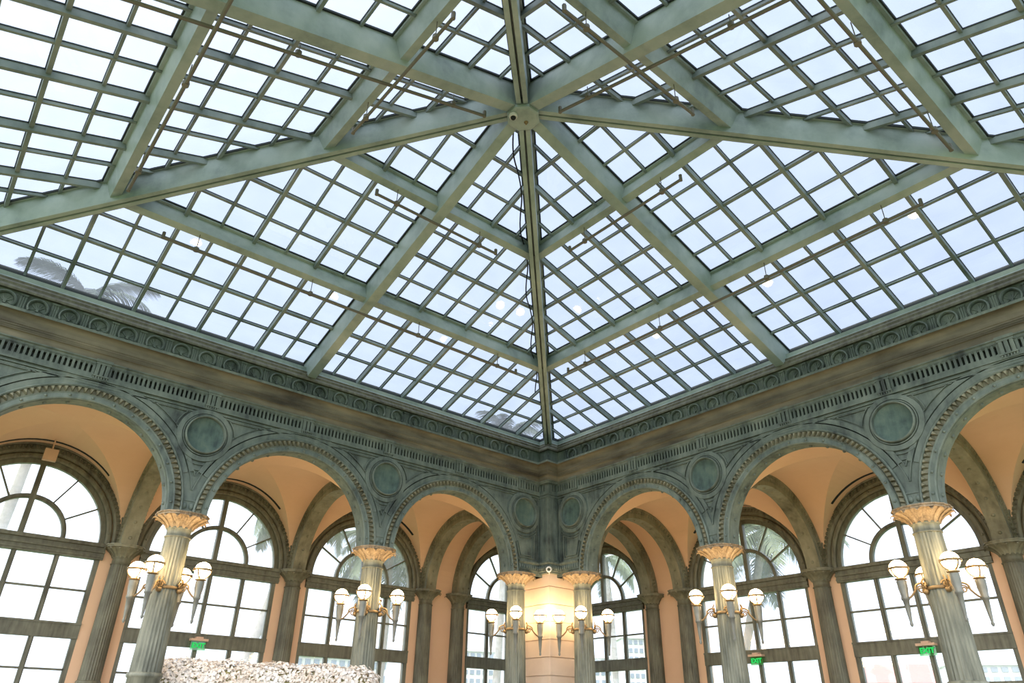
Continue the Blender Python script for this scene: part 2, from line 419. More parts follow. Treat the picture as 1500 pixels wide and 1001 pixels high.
    for s in (-3*B, -B, B):
        g = MB(); g.box(s-0.22, s+0.22, YF-0.02, YF+0.02, -6.20, -5.88); g.build('impost_panel', 'teal', root, side)
        g = MB()
        for k in (-0.1, 0.1): g.sphere((s+k, YF-0.02, -6.03), 0.075, 8, 6, 1.3)
        for z in (-5.86, -6.22): g.box(s-0.25, s+0.25, YF-0.05, YF+0.02, z-0.02, z+0.02)
        g.build('impost_egg', 'teal', root, side)
    # architrave lines
    g = MB()
    for z, w_, d in ((-2.98, 0.05, 0.09), (-3.09, 0.03, 0.06), (-3.17, 0.03, 0.05)): g.box(-11.6, CP-0.01, YF-d, YF+0.02, z-w_/2, z+w_/2)
    g.build('architrave', 'teal', root, side)
    # fluted band between triglyphs
    tri = [-3*B, -2*B, -B, 0, B, 2*B, 3*B]
    for i, t in enumerate(tri):
        inst('triglyph', triglyph_me, root, sw((t, YF-0.01, -2.67), side), ROT[side])
        a, b = t+0.22, (tri[i+1]-0.22 if i < 6 else CP-0.02)
        n = int(round((b-a)/0.133))
        g = MB(); g.box(a-0.1, b+0.1, YF-0.06, YF+0.17, -2.555, -2.48); g.box(a-0.1, b+0.1, YF-0.06, YF+0.17, -2.95, -2.835)
        for k in range(n+1):
            x = a+(b-a)*k/n; g.box(x-0.034, x+0.034, YF-0.055, YF+0.165, -2.86, -2.53)
        for k in range(n):
            x = a+(b-a)*(k+0.5)/n
            for z in (-2.56, -2.83): g.box(x-0.034, x+0.034, YF-0.035, YF+0.165, z-0.02, z+0.02)
        tag(g.build('flute_band', 'teal', root, side), kind='stuff')
    # cornice, from the fillets up to the skylight curb
    sweep([(YF, -2.50), (11.12, zz(11.12, -2.50)), (11.12, zz(11.12, -2.45)), (11.10, zz(11.10, -2.40)), (11.06, zz(11.06, -2.40)), (11.06, zz(11.06, -2.36))], side, 'fillet', 'teal', root)
    cov = []
    for i in range(9):
        t = i/8; cov.append((11.06-0.07*(1-math.cos(t*pi/2)), zz(11.06-0.07*(1-math.cos(t*pi/2)), -2.36+0.21*math.sin(t*pi/2))))
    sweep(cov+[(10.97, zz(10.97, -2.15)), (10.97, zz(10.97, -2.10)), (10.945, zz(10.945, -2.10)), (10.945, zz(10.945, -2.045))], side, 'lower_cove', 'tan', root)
    cov = [(10.945, zz(10.945, -2.045)), (10.92, zz(10.92, -2.04)), (10.92, zz(10.92, -1.99)), (10.90, zz(10.90, -1.97)), (10.90, zz(10.90, -1.91))]
    for i in range(9):
        t = i/8; y = 10.90-0.22*(1-math.cos(t*pi/2)); cov.append((y, zz(y, -1.91+0.32*math.sin(t*pi/2))))
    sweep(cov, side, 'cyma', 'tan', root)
    ly = cov[-1][0]
    sweep([(ly, zz(ly, -1.59)), (ly-0.02, zz(ly-0.02, -1.58)), (ly-0.02, zz(ly-0.02, -1.50)), (ly+0.05, zz(ly-0.02, -1.50)+0.02), (11.58, zz(11.56, -1.60))], side, 'ledge', 'teal', root)
    sweep([(11.56, zz(11.56, -1.62)), (11.56, zz(11.56, -0.80))], side, 'frieze', 'teal', root)
    sweep([(11.57, zz(11.42, -1.0)+0.02), (11.42, zz(11.42, -1.0)), (11.42, zz(11.42, -0.94)), (11.46, zz(11.46, -0.89)), (11.52, zz(11.52, -0.88)), (11.52, zz(11.52, -0.80)),
           (11.58, zz(11.58, -0.78)), (11.62, zz(11.62, -0.76)), (11.62, zz(11.62, -0.70)), (11.66, zz(11.66, -0.69))], side, 'crown_moulding', 'olive', root)
    sweep([(11.66, zz(11.66, -0.69)), (11.72, zz(11.72, -0.69)), (11.75, zz(11.75, -0.66)), (11.75, zz(11.75, -0.535)), (12.05, zz(11.75, -0.535)+0.02)], side, 'curb', 'beam', root)
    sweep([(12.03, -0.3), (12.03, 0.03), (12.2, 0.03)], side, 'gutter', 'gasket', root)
    zc = zz(11.56, -1.345)
    k = -13
    while True:
        s = (k+0.5)*B/4; k += 1
        if s > 10.55: break
        inst('lunette', lunette_me, root, sw((s, 11.555, zc), side), ROT[side])
        if s+B/8 < 10.7: inst('fluted_block', block_me, root, sw((s+B/8, 11.555, zc), side), ROT[side])
    # egg moulding turning into the corner over the column
    prof = [(YF, -6.10), (YF-0.05, -6.08), (YF-0.03, -5.85), (YF-0.09, -5.80), (YF-0.09, -5.75), (YF, -5.74)]
    g = MB(); vs = []; fs = []
    for (y, z) in prof:
        d = YF-y; vs += [(9.50, y, z), (CP-d, y, z), (CP-d, CP-d, z)]
    for j in range(len(prof)-1):
        for i in range(2): fs.append((j*3+i, j*3+i+1, (j+1)*3+i+1, (j+1)*3+i))
    g.add(vs, fs); g.build('corner_moulding', 'teal', root, side)
    g = MB()
    for i in range(10):
        x = 9.56+i*0.115; g.sphere((x, YF-0.05, -5.96), 0.05, 6, 5, 1.8)
    for i in range(5):
        y = YF-0.1-i*0.115; g.sphere((CP-0.05, y, -5.96), 0.05, 6, 5, 1.8)
    tag(g.build('corner_eggs', 'teal', root, side), kind='stuff')
    return root
walls = [arcade(0), arcade(1)]

# corner pier: bronze block above, coursed stone below
pier = empty('wall_corner', (CP, CP, FLOOR), 'square corner pier of pale coursed stone under a bronze block', 'wall', kind='structure')
g = MB(); g.box(CP, 12.05, CP, 12.05, -6.16, -2.84); g.box(CP, 12.05, CP, 12.05, -2.55, -2.47); g.box(CP+0.16, 12.05, CP+0.16, 12.05, -2.85, -2.54); g.box(11.1, 12.05, 11.1, 12.05, -2.5, -0.9)
for k in (0.12, 0.22, 0.42):
    g.box(CP-0.02, CP+0.01, CP+k, CP+k+0.03, -5.7, -3.0); g.box(CP+k, CP+k+0.03, CP-0.02, CP+0.01, -5.7, -3.0)
for a_ in ((CP-0.02, CP+0.57),):
    for z in (-2.98, -3.09): g.box(CP-0.04, 11.3, CP-0.04, 11.3, z-0.025, z+0.025)
g.build('pier_block', 'teal', pier)
g = MB(); g.box(CP, CP+0.165, CP, CP+0.165, -2.85, -2.54)
for i in range(1, 5):
    x = CP+0.04+i*0.135
    g.box(CP, CP+0.165, x, x+0.06, -2.85, -2.54); g.box(x, x+0.06, CP, CP+0.165, -2.85, -2.54)
tag(g.build('flute_band', 'teal', pier), kind='stuff')
ztop = -6.16; edges_ = [-6.16, -6.66, -7.31, -7.96, -8.60, -9.22, -9.86, -10.5, -11.15, -11.8, -12.45, -13.1, FLOOR]
for a, b in zip(edges_[:-1], edges_[1:]):
    g = MB(); g.box(10.78, 12.3, 10.78, 12.3, b+0.03, a); g.build('stone_course', 'stone', pier)
g = MB(); g.box(10.83, 12.26, 10.83, 12.26, FLOOR, -6.2); g.build('joint_core', 'stone', pier)

# ------------------------------------------------------------------ columns
def flutes(n):
    return lambda i, z: 1.0-(0.055 if i % 4 in (2,) else (0.04 if i % 4 in (1, 3) else 0.0))
def column_meshes(rt_, rb_, ztop_, zmid, name, mats, capmat, scale=1.0):
    """local coordinates about the axis, z in modules from the floor line"""
    g = MB(); N = 96
    def fl(i, z): return 1.0-(0.0, 0.075, 0.10, 0.075)[i % 4]
    prof = [(rt_+(rb_-rt_)*t, (ztop_-0.62)+(zmid-(ztop_-0.62))*t) for t in [i/10 for i in range(11)]]
    g.lathe(prof, 0, 0, N, True, fl)
    shaft = g.build('shaft', mats, mesh_only=True, local=True, origin=Vector((0, 0, 0)))
    g = MB(); g.lathe([(rb_*1.0, zmid-0.0), (rb_*1.10, zmid-0.02), (rb_*1.14, zmid-0.07), (rb_*1.10, zmid-0.12), (rb_*1.03, zmid-0.14), (rb_*1.03, FLOOR+0.55), (rb_*1.2, FLOOR+0.5), (rb_*1.3, FLOOR+0.38), (rb_*1.2, FLOOR+0.26), (rb_*1.42, FLOOR+0.2), (rb_*1.42, FLOOR)], 0, 0, 40)
    base = g.build('base', mats, mesh_only=True, local=True, origin=Vector((0, 0, 0)))
    g = MB(); k = rt_/0.33
    g.lathe([(rt_*1.08, ztop_-0.64), (rt_*1.08, ztop_-0.61), (rt_*0.98, ztop_-0.60), (rt_*0.98, ztop_-0.42), (rt_*1.07, ztop_-0.41), (rt_*1.07, ztop_-0.375), (rt_*1.02, ztop_-0.37)], 0, 0, 40)
    neck = g.build('neck', mats, mesh_only=True, local=True, origin=Vector((0, 0, 0)))
    g = MB()
    g.lathe([(rt_*1.02, ztop_-0.38), (rt_*1.15, ztop_-0.30), (rt_*1.45, ztop_-0.20), (rt_*1.85, ztop_-0.12), (rt_*2.0, ztop_-0.09)], 0, 0, 48)
    # abacus: square with the corners cut back, a little hollow
    for z0, z1, w_ in ((ztop_-0.09, ztop_-0.03, 2.02), (ztop_-0.03, ztop_+0.005, 2.12)):
        vs = []; n = 48
        for z in (z0, z1):
            for i in range(n):
                a = 2*pi*i/n; rr = rt_*w_*(1+0.06*abs(math.sin(2*a))**2+0.02*math.cos(16*a))
                vs.append((rr*math.cos(a), rr*math.sin(a), z))
        g.add(vs, [(i, (i+1) % n, n+(i+1) % n, n+i) for i in range(n)]+[tuple(range(n))[::-1], tuple(range(n, 2*n))])
    for i in range(14):
        a = 2*pi*(i+0.5)/14; ca, sa = math.cos(a), math.sin(a); tx, ty = -sa, ca
        path = [(1.04, -0.38), (1.16, -0.30), (1.44, -0.21), (1.80, -0.13), (2.10, -0.085), (2.26, -0.10), (2.27, -0.15)]
        wd = [0.12, 0.15, 0.20, 0.26, 0.27, 0.18, 0.06]
        vs = []
        for (r, z), w_ in zip(path, wd):
            r_ = r*rt_; w2 = w_*rt_
            for q, bump in ((-1, -0.0), (0, 0.07), (1, -0.0)):
                vs.append((ca*(r_+bump*rt_)+tx*w2*q, sa*(r_+bump*rt_)+ty*w2*q, ztop_+z-0.012-bump*0.35))
        fs = []
        for j in range(len(path)-1):
            for q in (0, 1): fs.append((j*3+q, j*3+q+1, (j+1)*3+q+1, (j+1)*3+q))
        g.add(vs, fs, True)
    cap = g.build('capital', capmat, mesh_only=True, local=True, origin=Vector((0, 0, 0)))
    return dict(shaft=shaft, base=base, neck=neck, capital=cap)
col_me = column_meshes(0.335, 0.395, ZS, -10.42, 'column', 'column', 'gilt')
pil_me = column_meshes(0.30, 0.335, -6.16, -10.42, 'pilaster', 'olive', 'khaki')

def put_column(name, me, s, y, side, label, cat, group):
    p = sw((s, y, FLOOR), side)
    root = empty(name, p, label, cat, group)
    for k in ('shaft', 'base', 'neck', 'capital'):
        o = bpy.data.objects.new(k, me[k]); col.objects.link(o); o.parent = root; o.location = (0, 0, Z0*S)
    return root
cl = {(-3*B): 'fluted bronze column with gilt leaf capital at the far end of the %s arcade',
      (-B): 'fluted bronze column with gilt leaf capital, second from the corner pier, %s arcade',
      (B): 'fluted bronze column with gilt leaf capital, next but the corner one, %s arcade',
      (3*B): 'fluted bronze column with gilt leaf capital beside the stone corner pier, %s arcade'}
cl[-B] = 'fluted bronze column with gilt capital, third from the corner pier in the %s arcade'
cl[B] = 'fluted bronze column with gilt capital, second from the corner pier in the %s arcade'
for side in (0, 1):
    for s in (-3*B, -B, B, 3*B):
        if s == -3*B: continue
        put_column('column', col_me, s, YC, side, cl[s] % SIDE[side], 'column', 'fluted arcade columns')
PIL = {-B: 'olive fluted pilaster on the %s outer wall behind the third column from the pier',
       B: 'olive fluted pilaster on the %s outer wall behind the second column from the pier',
       3*B: 'olive fluted pilaster, one of a pair on the %s outer wall, beside the large bay',
       11.4: 'olive fluted pilaster, one of a pair on the %s outer wall, beside the corner window'}
for side in (0, 1):
    for s in (-B, B, 3*B, 11.4):
        put_column('pilaster', pil_me, s, YP, side, PIL[s] % SIDE[side], 'pilaster', 'fluted pilasters on the outer walls')

# ------------------------------------------------------------------ outer walls with windows
WB = (-2*B, 0.0, 2*B, 14.6)
WH, WR = 2.42, 2.36
def prism(g, poly, y0, y1):
    n = len(poly); g.add([(p[0], y0, p[1]) for p in poly]+[(p[0], y1, p[1]) for p in poly],
                         [tuple(range(n)), tuple(range(2*n-1, n-1, -1))]+[(i, n+i, n+(i+1) % n, (i+1) % n) for i in range(n)])
wcount = 0
WN = {-2*B: 'behind the arch farthest from the corner', 0.0: 'behind the middle arch', 2*B: 'behind the arch next to the corner pier', 14.6: 'of the corner bay behind the pier'}
for side in (0, 1):
    root = empty('wall_outer_'+SIDE[side], sw((0, YW, FLOOR), side), 'peach plaster outer wall with tall arched windows, %s side' % SIDE[side], 'wall', kind='structure')
    g = MB(); wall_sheet(g, WB, 2.55, YW, YW+0.5, -6.15, -2.4, -10.5, 18.35, zbot=FLOOR); g.build('plaster', 'peach', root, side)
    for c in WB:
        g = MB(); g.ring([(2.52, 0.1), (2.52, -0.08), (2.58, -0.11), (2.66, -0.11), (2.70, -0.06), (2.72, 0.1)], c, -6.15, YW, n=32)
        studs(g, c, -6.15, 2.60, YW-0.11, 11); g.build('inner_roll', 'olive', root, side)
        g = MB(); g.ring([(2.72, 0.05), (2.72, -0.05), (2.80, -0.12), (2.83, -0.12), (2.83, 0.05)], c, -6.15, YW, n=32); g.build('cove', 'olive', root, side)
        g = MB(); g.ring([(2.83, 0.05), (2.83, -0.10), (2.97, -0.10), (2.97, 0.05)], c, -6.15, YW, n=32); g.build('egg_band_ground', 'olive', root, side)
        g = MB(); eggs(g, c, -6.15, 2.835, 2.965, YW-0.17, YW-0.095, 58); tag(g.build('egg_moulding', 'olive', root, side), kind='stuff')
        g = MB(); g.ring([(2.97, 0.05), (2.97, -0.18), (3.02, -0.20), (3.07, -0.16), (3.07, 0.05)], c, -6.15, YW, n=32); g.build('outer_bead', 'olive', root, side)
    # windows
    for c in WB:
        wcount += 1
        wr = empty('window_%d' % wcount, sw((c, 18.0, FLOOR), side), 'tall bronze framed arched window with fanlight, %s outer wall, %s' % (SIDE[side], WN[c]), 'window', kind='structure')
        yg = 18.0
        def part(name, mat, fn, par=wr):
            g = MB(); fn(g); return g.build(name, mat, par, side)
        part('arch_frame', 'frame', lambda g: g.ring([(WR, -0.08), (WR, 0.12), (2.56, 0.12), (2.56, -0.08)], c, -6.15, yg, n=32))
        for sg in (-1, 1): part('jamb', 'frame', lambda g: (g.box(c+sg*2.49-0.075, c+sg*2.49+0.075, yg-0.08, yg+0.12, FLOOR, -6.15), g.box(c+sg*2.43-0.03, c+sg*2.43+0.03, yg-0.04, yg+0.12, FLOOR, -6.15)))
        part('transom', 'frame', lambda g: (g.box(c-2.62, c+2.62, yg-0.20, yg+0.1, -6.68, -6.17), g.box(c-2.62, c+2.62, yg-0.30, yg+0.1, -6.27, -6.15), g.box(c-2.62, c+2.62, yg-0.27, yg+0.1, -6.47, -6.41), g.box(c-2.62, c+2.62, yg-0.24, yg+0.1, -6.62, -6.56)))
        part('transom', 'frame', lambda g: (g.box(c-2.55, c+2.55, yg-0.12, yg+0.1, -9.21, -8.74), g.box(c-2.55, c+2.55, yg-0.15, yg+0.1, -8.79, -8.73)))
        part('fan_arch', 'frame', lambda g: g.ring([(1.18, -0.07), (1.18, 0.1), (1.32, 0.1), (1.32, -0.07), (1.27, -0.11), (1.22, -0.11)], c, -6.15, yg, n=24))
        part('fan_mullion', 'frame', lambda g: g.box(c-0.085, c+0.085, yg-0.10, yg+0.1, -6.15, -3.78))
        for a in (30, 60, 120, 150):
            t = math.radians(a)
            def f(g):
                strip(g, [(c+1.30*math.cos(t), -6.15+1.30*math.sin(t)), (c+2.38*math.cos(t), -6.15+2.38*math.sin(t))], 0.05, yg-0.05, yg+0.05)
            part('fan_bar', 'frame', f)
        for x in (-1.25, 0, 1.25):
            part('mullion', 'frame', lambda g: (g.box(c+x-0.075, c+x+0.075, yg-0.06, yg+0.08, -8.75, -6.68), g.box(c+x-0.035, c+x+0.035, yg-0.11, yg, -8.75, -6.68)))
            part('mullion', 'frame', lambda g: (g.box(c+x-0.075, c+x+0.075, yg-0.06, yg+0.08, FLOOR, -9.2), g.box(c+x-0.035, c+x+0.035, yg-0.11, yg, FLOOR, -9.2)))
        rows1 = [-6.68, -7.71, -8.74]; rows2 = [-9.21, -10.13, -11.1, -12.1, -13.1, FLOOR]
        for z in (-7.71, -10.13, -11.1, -12.1, -13.1): part('glazing_bar', 'frame', lambda g: g.box(c-2.42, c+2.42, yg-0.04, yg+0.04, z-0.032, z+0.032))
        xs = [-2.42, -1.25, 0, 1.25, 2.42]
        for rows in (rows1, rows2):
            for za, zb in zip(rows[:-1], rows[1:]):
                for xa, xb in zip(xs[:-1], xs[1:]):
                    part('pane', 'winglass', lambda g: g.add([(c+xa, yg, zb), (c+xb, yg, zb), (c+xb, yg, za), (c+xa, yg, za)], [(0, 1, 2, 3)]))
        def fan(r0, r1, a0, a1):
            ps = arc(c, -6.15, r1, a0, a1, 8)+(arc(c, -6.15, r0, a1, a0, 8) if r0 > 0.01 else [(c, -6.15)])
            part('pane', 'winglass', lambda g: g.add([(p[0], yg, p[1]) for p in ps], [tuple(range(len(ps)))]))
        for a in range(0, 180, 30): fan(1.25, 2.45, a, a+30)
        fan(0, 1.25, 0, 90); fan(0, 1.25, 90, 180)

# ------------------------------------------------------------------ ambulatory vaults
def vault(name, x0, x1, y0, y1, hx, hy, side, label):
    n = 36; vs = []; fs = []
    cx, cy = (x0+x1)/2, (y0+y1)/2; rx, ry = (x1-x0)/2, (y1-y0)/2
    for j in range(n+1):
        for i in range(n+1):
            x = cx-rx*math.cos(pi*i/n); y = cy-ry*math.cos(pi*j/n)
            a = hx*math.sin(pi*i/n) if hx else 0; b = hy*math.sin(pi*j/n) if hy else 0
            vs.append((x, y, ZS+0.03+max(a, b)))
    for j in range(n):
        for i in range(n): 
            q = [j*(n+1)+i, j*(n+1)+i+1, (j+1)*(n+1)+i+1, (j+1)*(n+1)+i]
            fs += [(q[0], q[1], q[2]), (q[0], q[2], q[3])] if (i < n/2) == (j < n/2) else [(q[0], q[1], q[3]), (q[1], q[2], q[3])]
    g = MB(); g.add(vs, fs, False)
    o = g.build(name, 'peach', None, side)
    for p in o.data.polygons: p.use_smooth = False
    return tag(o, label, 'vault', kind='structure')
VL = {-2*B: 'peach groin vault over the bay farthest from the corner, %s aisle', 0.0: 'peach groin vault over the middle bay, %s aisle', 2*B: 'peach groin vault over the bay beside the corner pier, %s aisle'}
YM = (YB+YW)/2
for side in (0, 1):
    for c in BAYS: vault('ceiling_vault', c-B+0.25, c+B-0.25, YB, YW, 3.14, 3.14, side, VL[c] % SIDE[side])
    vault('ceiling_vault', 9.85, 11.2, YB, YW, 0, 3.14, side, 'narrow peach barrel vault between the paired arches, %s aisle' % SIDE[side])
vault('ceiling_vault', YB, YW, YB, YW, 3.14, 3.14, 0, 'peach groin vault over the corner bay behind the pier')
# transverse arches
TL = {-3*B: 'at the far end', -B: 'behind the third column from the corner pier', B: 'behind the second column from the corner pier', 3*B: 'behind the column beside the corner pier', 11.4: 'springing from the corner pier'}
for side in (0, 1):
    for s in (-3*B, -B, B, 3*B, 11.4):
        root = empty('trim_transverse_arch', sw((s, YM, ZS), side), 'olive bronze arch crossing the %s aisle %s' % (SIDE[side], TL[s]), 'arch', kind='structure')
        g = MB(); g.ring([(RI, -0.27), (RI, 0.27), (3.25, 0.27), (3.25, -0.27)], YM, -6.17, s, axis='y')
        for x in (0,): studs(g, YM, -6.17, RI, s, 15, axis='y', sz=0.06)
        g.build('rib', 'khaki', root, side)
        for sg in (-1, 1):
            g = MB(); g.ring([(2.79, 0.0), (2.79, sg*0.04), (2.81, sg*0.04), (2.81, 0.0)], YM, -6.17, s+sg*0.26, axis='y')
            g.ring([(2.98, 0.0), (2.98, sg*0.07), (3.07, sg*0.07), (3.07, 0.0)], YM, -6.17, s+sg*0.26, axis='y'); g.build('bead', 'khaki', root, side)
            g = MB(); g.ring([(2.81, 0.0), (2.81, sg*0.02), (2.98, sg*0.02), (2.98, 0.0)], YM, -6.17, s+sg*0.26, axis='y'); g.build('egg_band_ground', 'khaki', root, side)
            g = MB(); eggs(g, YM, -6.17, 2.815, 2.975, s+sg*0.34, s+sg*0.275, 58, axis='y'); tag(g.build('egg_moulding', 'khaki', root, side), kind='stuff')
# dark air slots in the vaults, following the window arches
SL = {-2*B: 'bay farthest from the corner', 0.0: 'middle bay', 2*B: 'bay beside the corner pier'}
for side in (0, 1):
    for c in BAYS:
        g = MB(); vs = []; fs = []; n = 24; rx = B-0.25
        for i in range(n+1):
            a = math.radians(48+84*i/n)
            for y, dr in ((17.25, 0), (17.39, 0), (17.39, 0.03), (17.25, 0.03)):
                vs.append((c+(rx+dr-0.012)*math.cos(a), y, ZS+0.03+(3.14+dr-0.012)*math.sin(a)))
        for i in range(n):
            for j in range(4): q = (j+1) % 4; fs.append((i*4+j, (i+1)*4+j, (i+1)*4+q, i*4+q))
        g.add(vs, fs)
        tag(g.build('air_slot', 'dark', None, side), 'thin dark curved air slot in the vault, %s, %s aisle' % (SL[c], SIDE[side]), 'air vent', 'curved air slots')

# ------------------------------------------------------------------ skylight
sky = empty('ceiling', (0, 0, 0), 'pyramid glass skylight with pale green steel beams', 'skylight', kind='structure')
FACES = [(Vector((0, 1, 0)), Vector((1, 0, 0))), (Vector((1, 0, 0)), Vector((0, 1, 0))), (Vector((-1, 0, 0)), Vector((0, 1, 0))), (Vector((0, -1, 0)), Vector((1, 0, 0)))]
def fp(F, k, r, w=0.0):
    e_, t = F; n = (e_*H+Vector((0, 0, 12))).normalized()
    return e_*(12-r)+t*k+Vector((0, 0, H*r/12))+n*w
def fnorm(F): return (F[0]*H+Vector((0, 0, 12))).normalized()
ZUP = Vector((0, 0, 1))
def big_beam(a, b, name, hw, d, slit=False, UPV=Vector((0, 0, 1))):
    a, b = Vector(a), Vector(b); t = (b-a).normalized(); sd = t.cross(UPV).normalized(); ZUP = UPV
    g = MB(); c0 = d-0.25 if slit else d
    P = []
    for dd in (c0, -0.03): P += [a-sd*hw-ZUP*dd, b-sd*hw-ZUP*dd, b+sd*hw-ZUP*dd, a+sd*hw-ZUP*dd]
    g.add(P, [(4, 5, 6, 7), (0, 1, 5, 4), (1, 2, 6, 5), (2, 3, 7, 6), (3, 0, 4, 7)])
    g.cur = 2 if slit else 1
    g.add(P[:4], [(0, 3, 2, 1)])
    if slit:
        g.cur = 1
        for sg in (-1, 1):
            Q = []
            for dd in (d, c0-0.001): Q += [a+sd*sg*hw-ZUP*dd, b+sd*sg*hw-ZUP*dd, b+sd*sg*0.03-ZUP*dd, a+sd*sg*0.03-ZUP*dd]
            g.hexa(Q)
    # small top flange along the glass
    g.cur = 0
    return g.build(name, ['beam', 'beam', 'beam'], sky)
for sx, sy in ((1, 1), (-1, 1), (1, -1), (-1, -1)):
    big_beam((sx*0.3, sy*0.3, H*(1-0.3/12)), (sx*12, sy*12, 0), 'hip_beam', 0.155, 0.88, True)
for F in FACES:
    big_beam(fp(F, 0, 11.65), fp(F, 0, 0), 'rafter', 0.16, 0.86)
    for r in (4, 8):
        for sg in (-1, 1): big_beam(fp(F, sg*0.12, r), fp(F, sg*(12-r-0.1), r), 'purlin', 0.115, 0.64, UPV=fnorm(F))
# flanges and black gaskets where the glass meets the beams
def slab(g, F, pts, w0, w1):
    g.hexa([fp(F, k, r, w0) for k, r in pts]+[fp(F, k, r, w1) for k, r in pts])
for F in FACES:
    gf, gg = MB(), MB()
    for sg in (-1, 1):
        slab(gf, F, [(sg*12, 0), (sg*11.68, 0), (sg*0.02, 11.66), (sg*0.02, 11.98)], -0.06, -0.02)
        slab(gg, F, [(sg*11.7, 0), (sg*11.63, 0), (sg*0.02, 11.61), (sg*0.02, 11.68)], -0.055, 0.0)
        slab(gg, F, [(sg*0.1, 0), (sg*0.215, 0), (sg*0.215, 11.7), (sg*0.1, 11.7)], -0.05, 0.0)
        for r in (4, 8):
            for dr in (-1, 1):
                slab(gf, F, [(sg*0.15, r), (sg*(11.9-r), r), (sg*(11.9-r), r+dr*0.19), (sg*0.15, r+dr*0.19)], -0.09, -0.02)
                slab(gg, F, [(sg*0.15, r), (sg*(11.9-r), r), (sg*(11.9-r), r+dr*0.225), (sg*0.15, r+dr*0.225)], -0.04, 0.0)
    gf.build('flange', 'beam', sky); gg.build('gasket', 'gasket', sky)
# hub
g = MB(); oc = lambda rr, z: [(rr*math.cos(pi/8+i*pi/4), rr*math.sin(pi/8+i*pi/4), z) for i in range(8)]
zb = H-1.12
L_ = [oc(0.40, zb), oc(0.46, zb+0.03), oc(0.46, zb+0.12), oc(0.42, zb+0.14), oc(0.42, H-0.1)]
g.add([p for q in L_ for p in q], [(j*8+i, j*8+(i+1) % 8, (j+1)*8+(i+1) % 8, (j+1)*8+i) for j in range(4) for i in range(8)])
g.cur = 1; g.add(L_[0], [tuple(range(8))[::-1]])
g.build('hub', ['beam', 'beam'], sky)
# glazing bars and panes
def visible(P):
    d = P-CAM; z = d.dot(fw)
    if z < 0.5: return False
    x = 750+FPX*d.dot(rt)/z; y = 500.5-FPX*d.dot(up)/z
    return -30 < x < 1530 and -30 < y < 1010
sl = math.hypot(12, H)/12
g = MB(); g.add([(-0.5, -sl/2, 0), (0.5, -sl/2, 0), (0.5, sl/2, 0), (-0.5, sl/2, 0)], [(0, 1, 2, 3)]); pane_me = g.build('pane', 'roofglass', mesh_only=True, local=True, origin=Vector((0, 0, 0)))
tris = {}
for key in (1, -1):
    g = MB(); q = [(-0.5, -sl/2), (0.5, -sl/2), (-0.5*key, sl/2)]
    g.add([(x, y, 0) for x, y in q], [(0, 1, 2)])
    tris[key] = g.build('pane', 'roofglass', mesh_only=True, local=True, origin=Vector((0, 0, 0)))
rest = MB()
cells = []
for fi, F in enumerate(FACES):
    for r in range(12):
        for k in range(-(12-r), 12-r):
            P = fp(F, k+0.5, r+0.5)
            if visible(P): cells.append(((P-CAM).length, fi, k, r))
single = set(q[1:] for q in sorted(cells)[:298])      # the panes that show largest
for fi, F in enumerate(FACES):
    nn = fnorm(F); vdir = (fp(F, 0, 1)-fp(F, 0, 0)).normalized()
    for k in range(-11, 12):
        if k == 0: continue
        a, b = fp(F, k, 0, -0.01), fp(F, k, 12-abs(k), -0.01)
        g = MB(); g.beam(a, b, *((0.05, 0.22) if k % 2 == 0 else (0.034, 0.11)), up=nn)
        g.cur = 1; g.beam(a, b, *((0.064, 0.03) if k % 2 == 0 else (0.044, 0.03)), up=nn)
        g.build('glazing_bar', ['bar', 'gasket'], sky)
    for r in range(1, 12):
        if r in (4, 8): continue
        for sg in (-1, 1):
            g = MB(); g.beam(fp(F, sg*0.1, r, -0.01), fp(F, sg*(12-r), r, -0.01), *((0.048, 0.13) if r % 2 == 0 else (0.036, 0.09)), up=nn)
            g.cur = 1; g.beam(fp(F, sg*0.1, r, -0.01), fp(F, sg*(12-r), r, -0.01), *((0.062, 0.03) if r % 2 == 0 else (0.044, 0.03)), up=nn)
            g.build('glazing_bar', ['bar', 'gasket'], sky)
    for r in range(12):
        for k in range(-(12-r), 12-r):
            ctr = fp(F, k+0.5, r+0.5)
            edge = (k == -(12-r)) or (k == 12-r-1)
            if (fi, k, r) in single:
                xd = F[1]; mm = Matrix((xd, vdir, xd.cross(vdir))).transposed().to_4x4(); mm.translation = W(ctr)
                me = pane_me if not edge else (tris[-1] if k < 0 else tris[1])
                inst('pane', me, sky, None, mat4=mm)
            else:
                ps = [fp(F, k, r), fp(F, k+1, r), fp(F, k+1, r+1), fp(F, k, r+1)]
                if edge: ps.pop(3 if k < 0 else 2)
                rest.add(ps, [tuple(range(len(ps)))])
tag(rest.build('pane', 'roofglass', sky), kind='stuff')

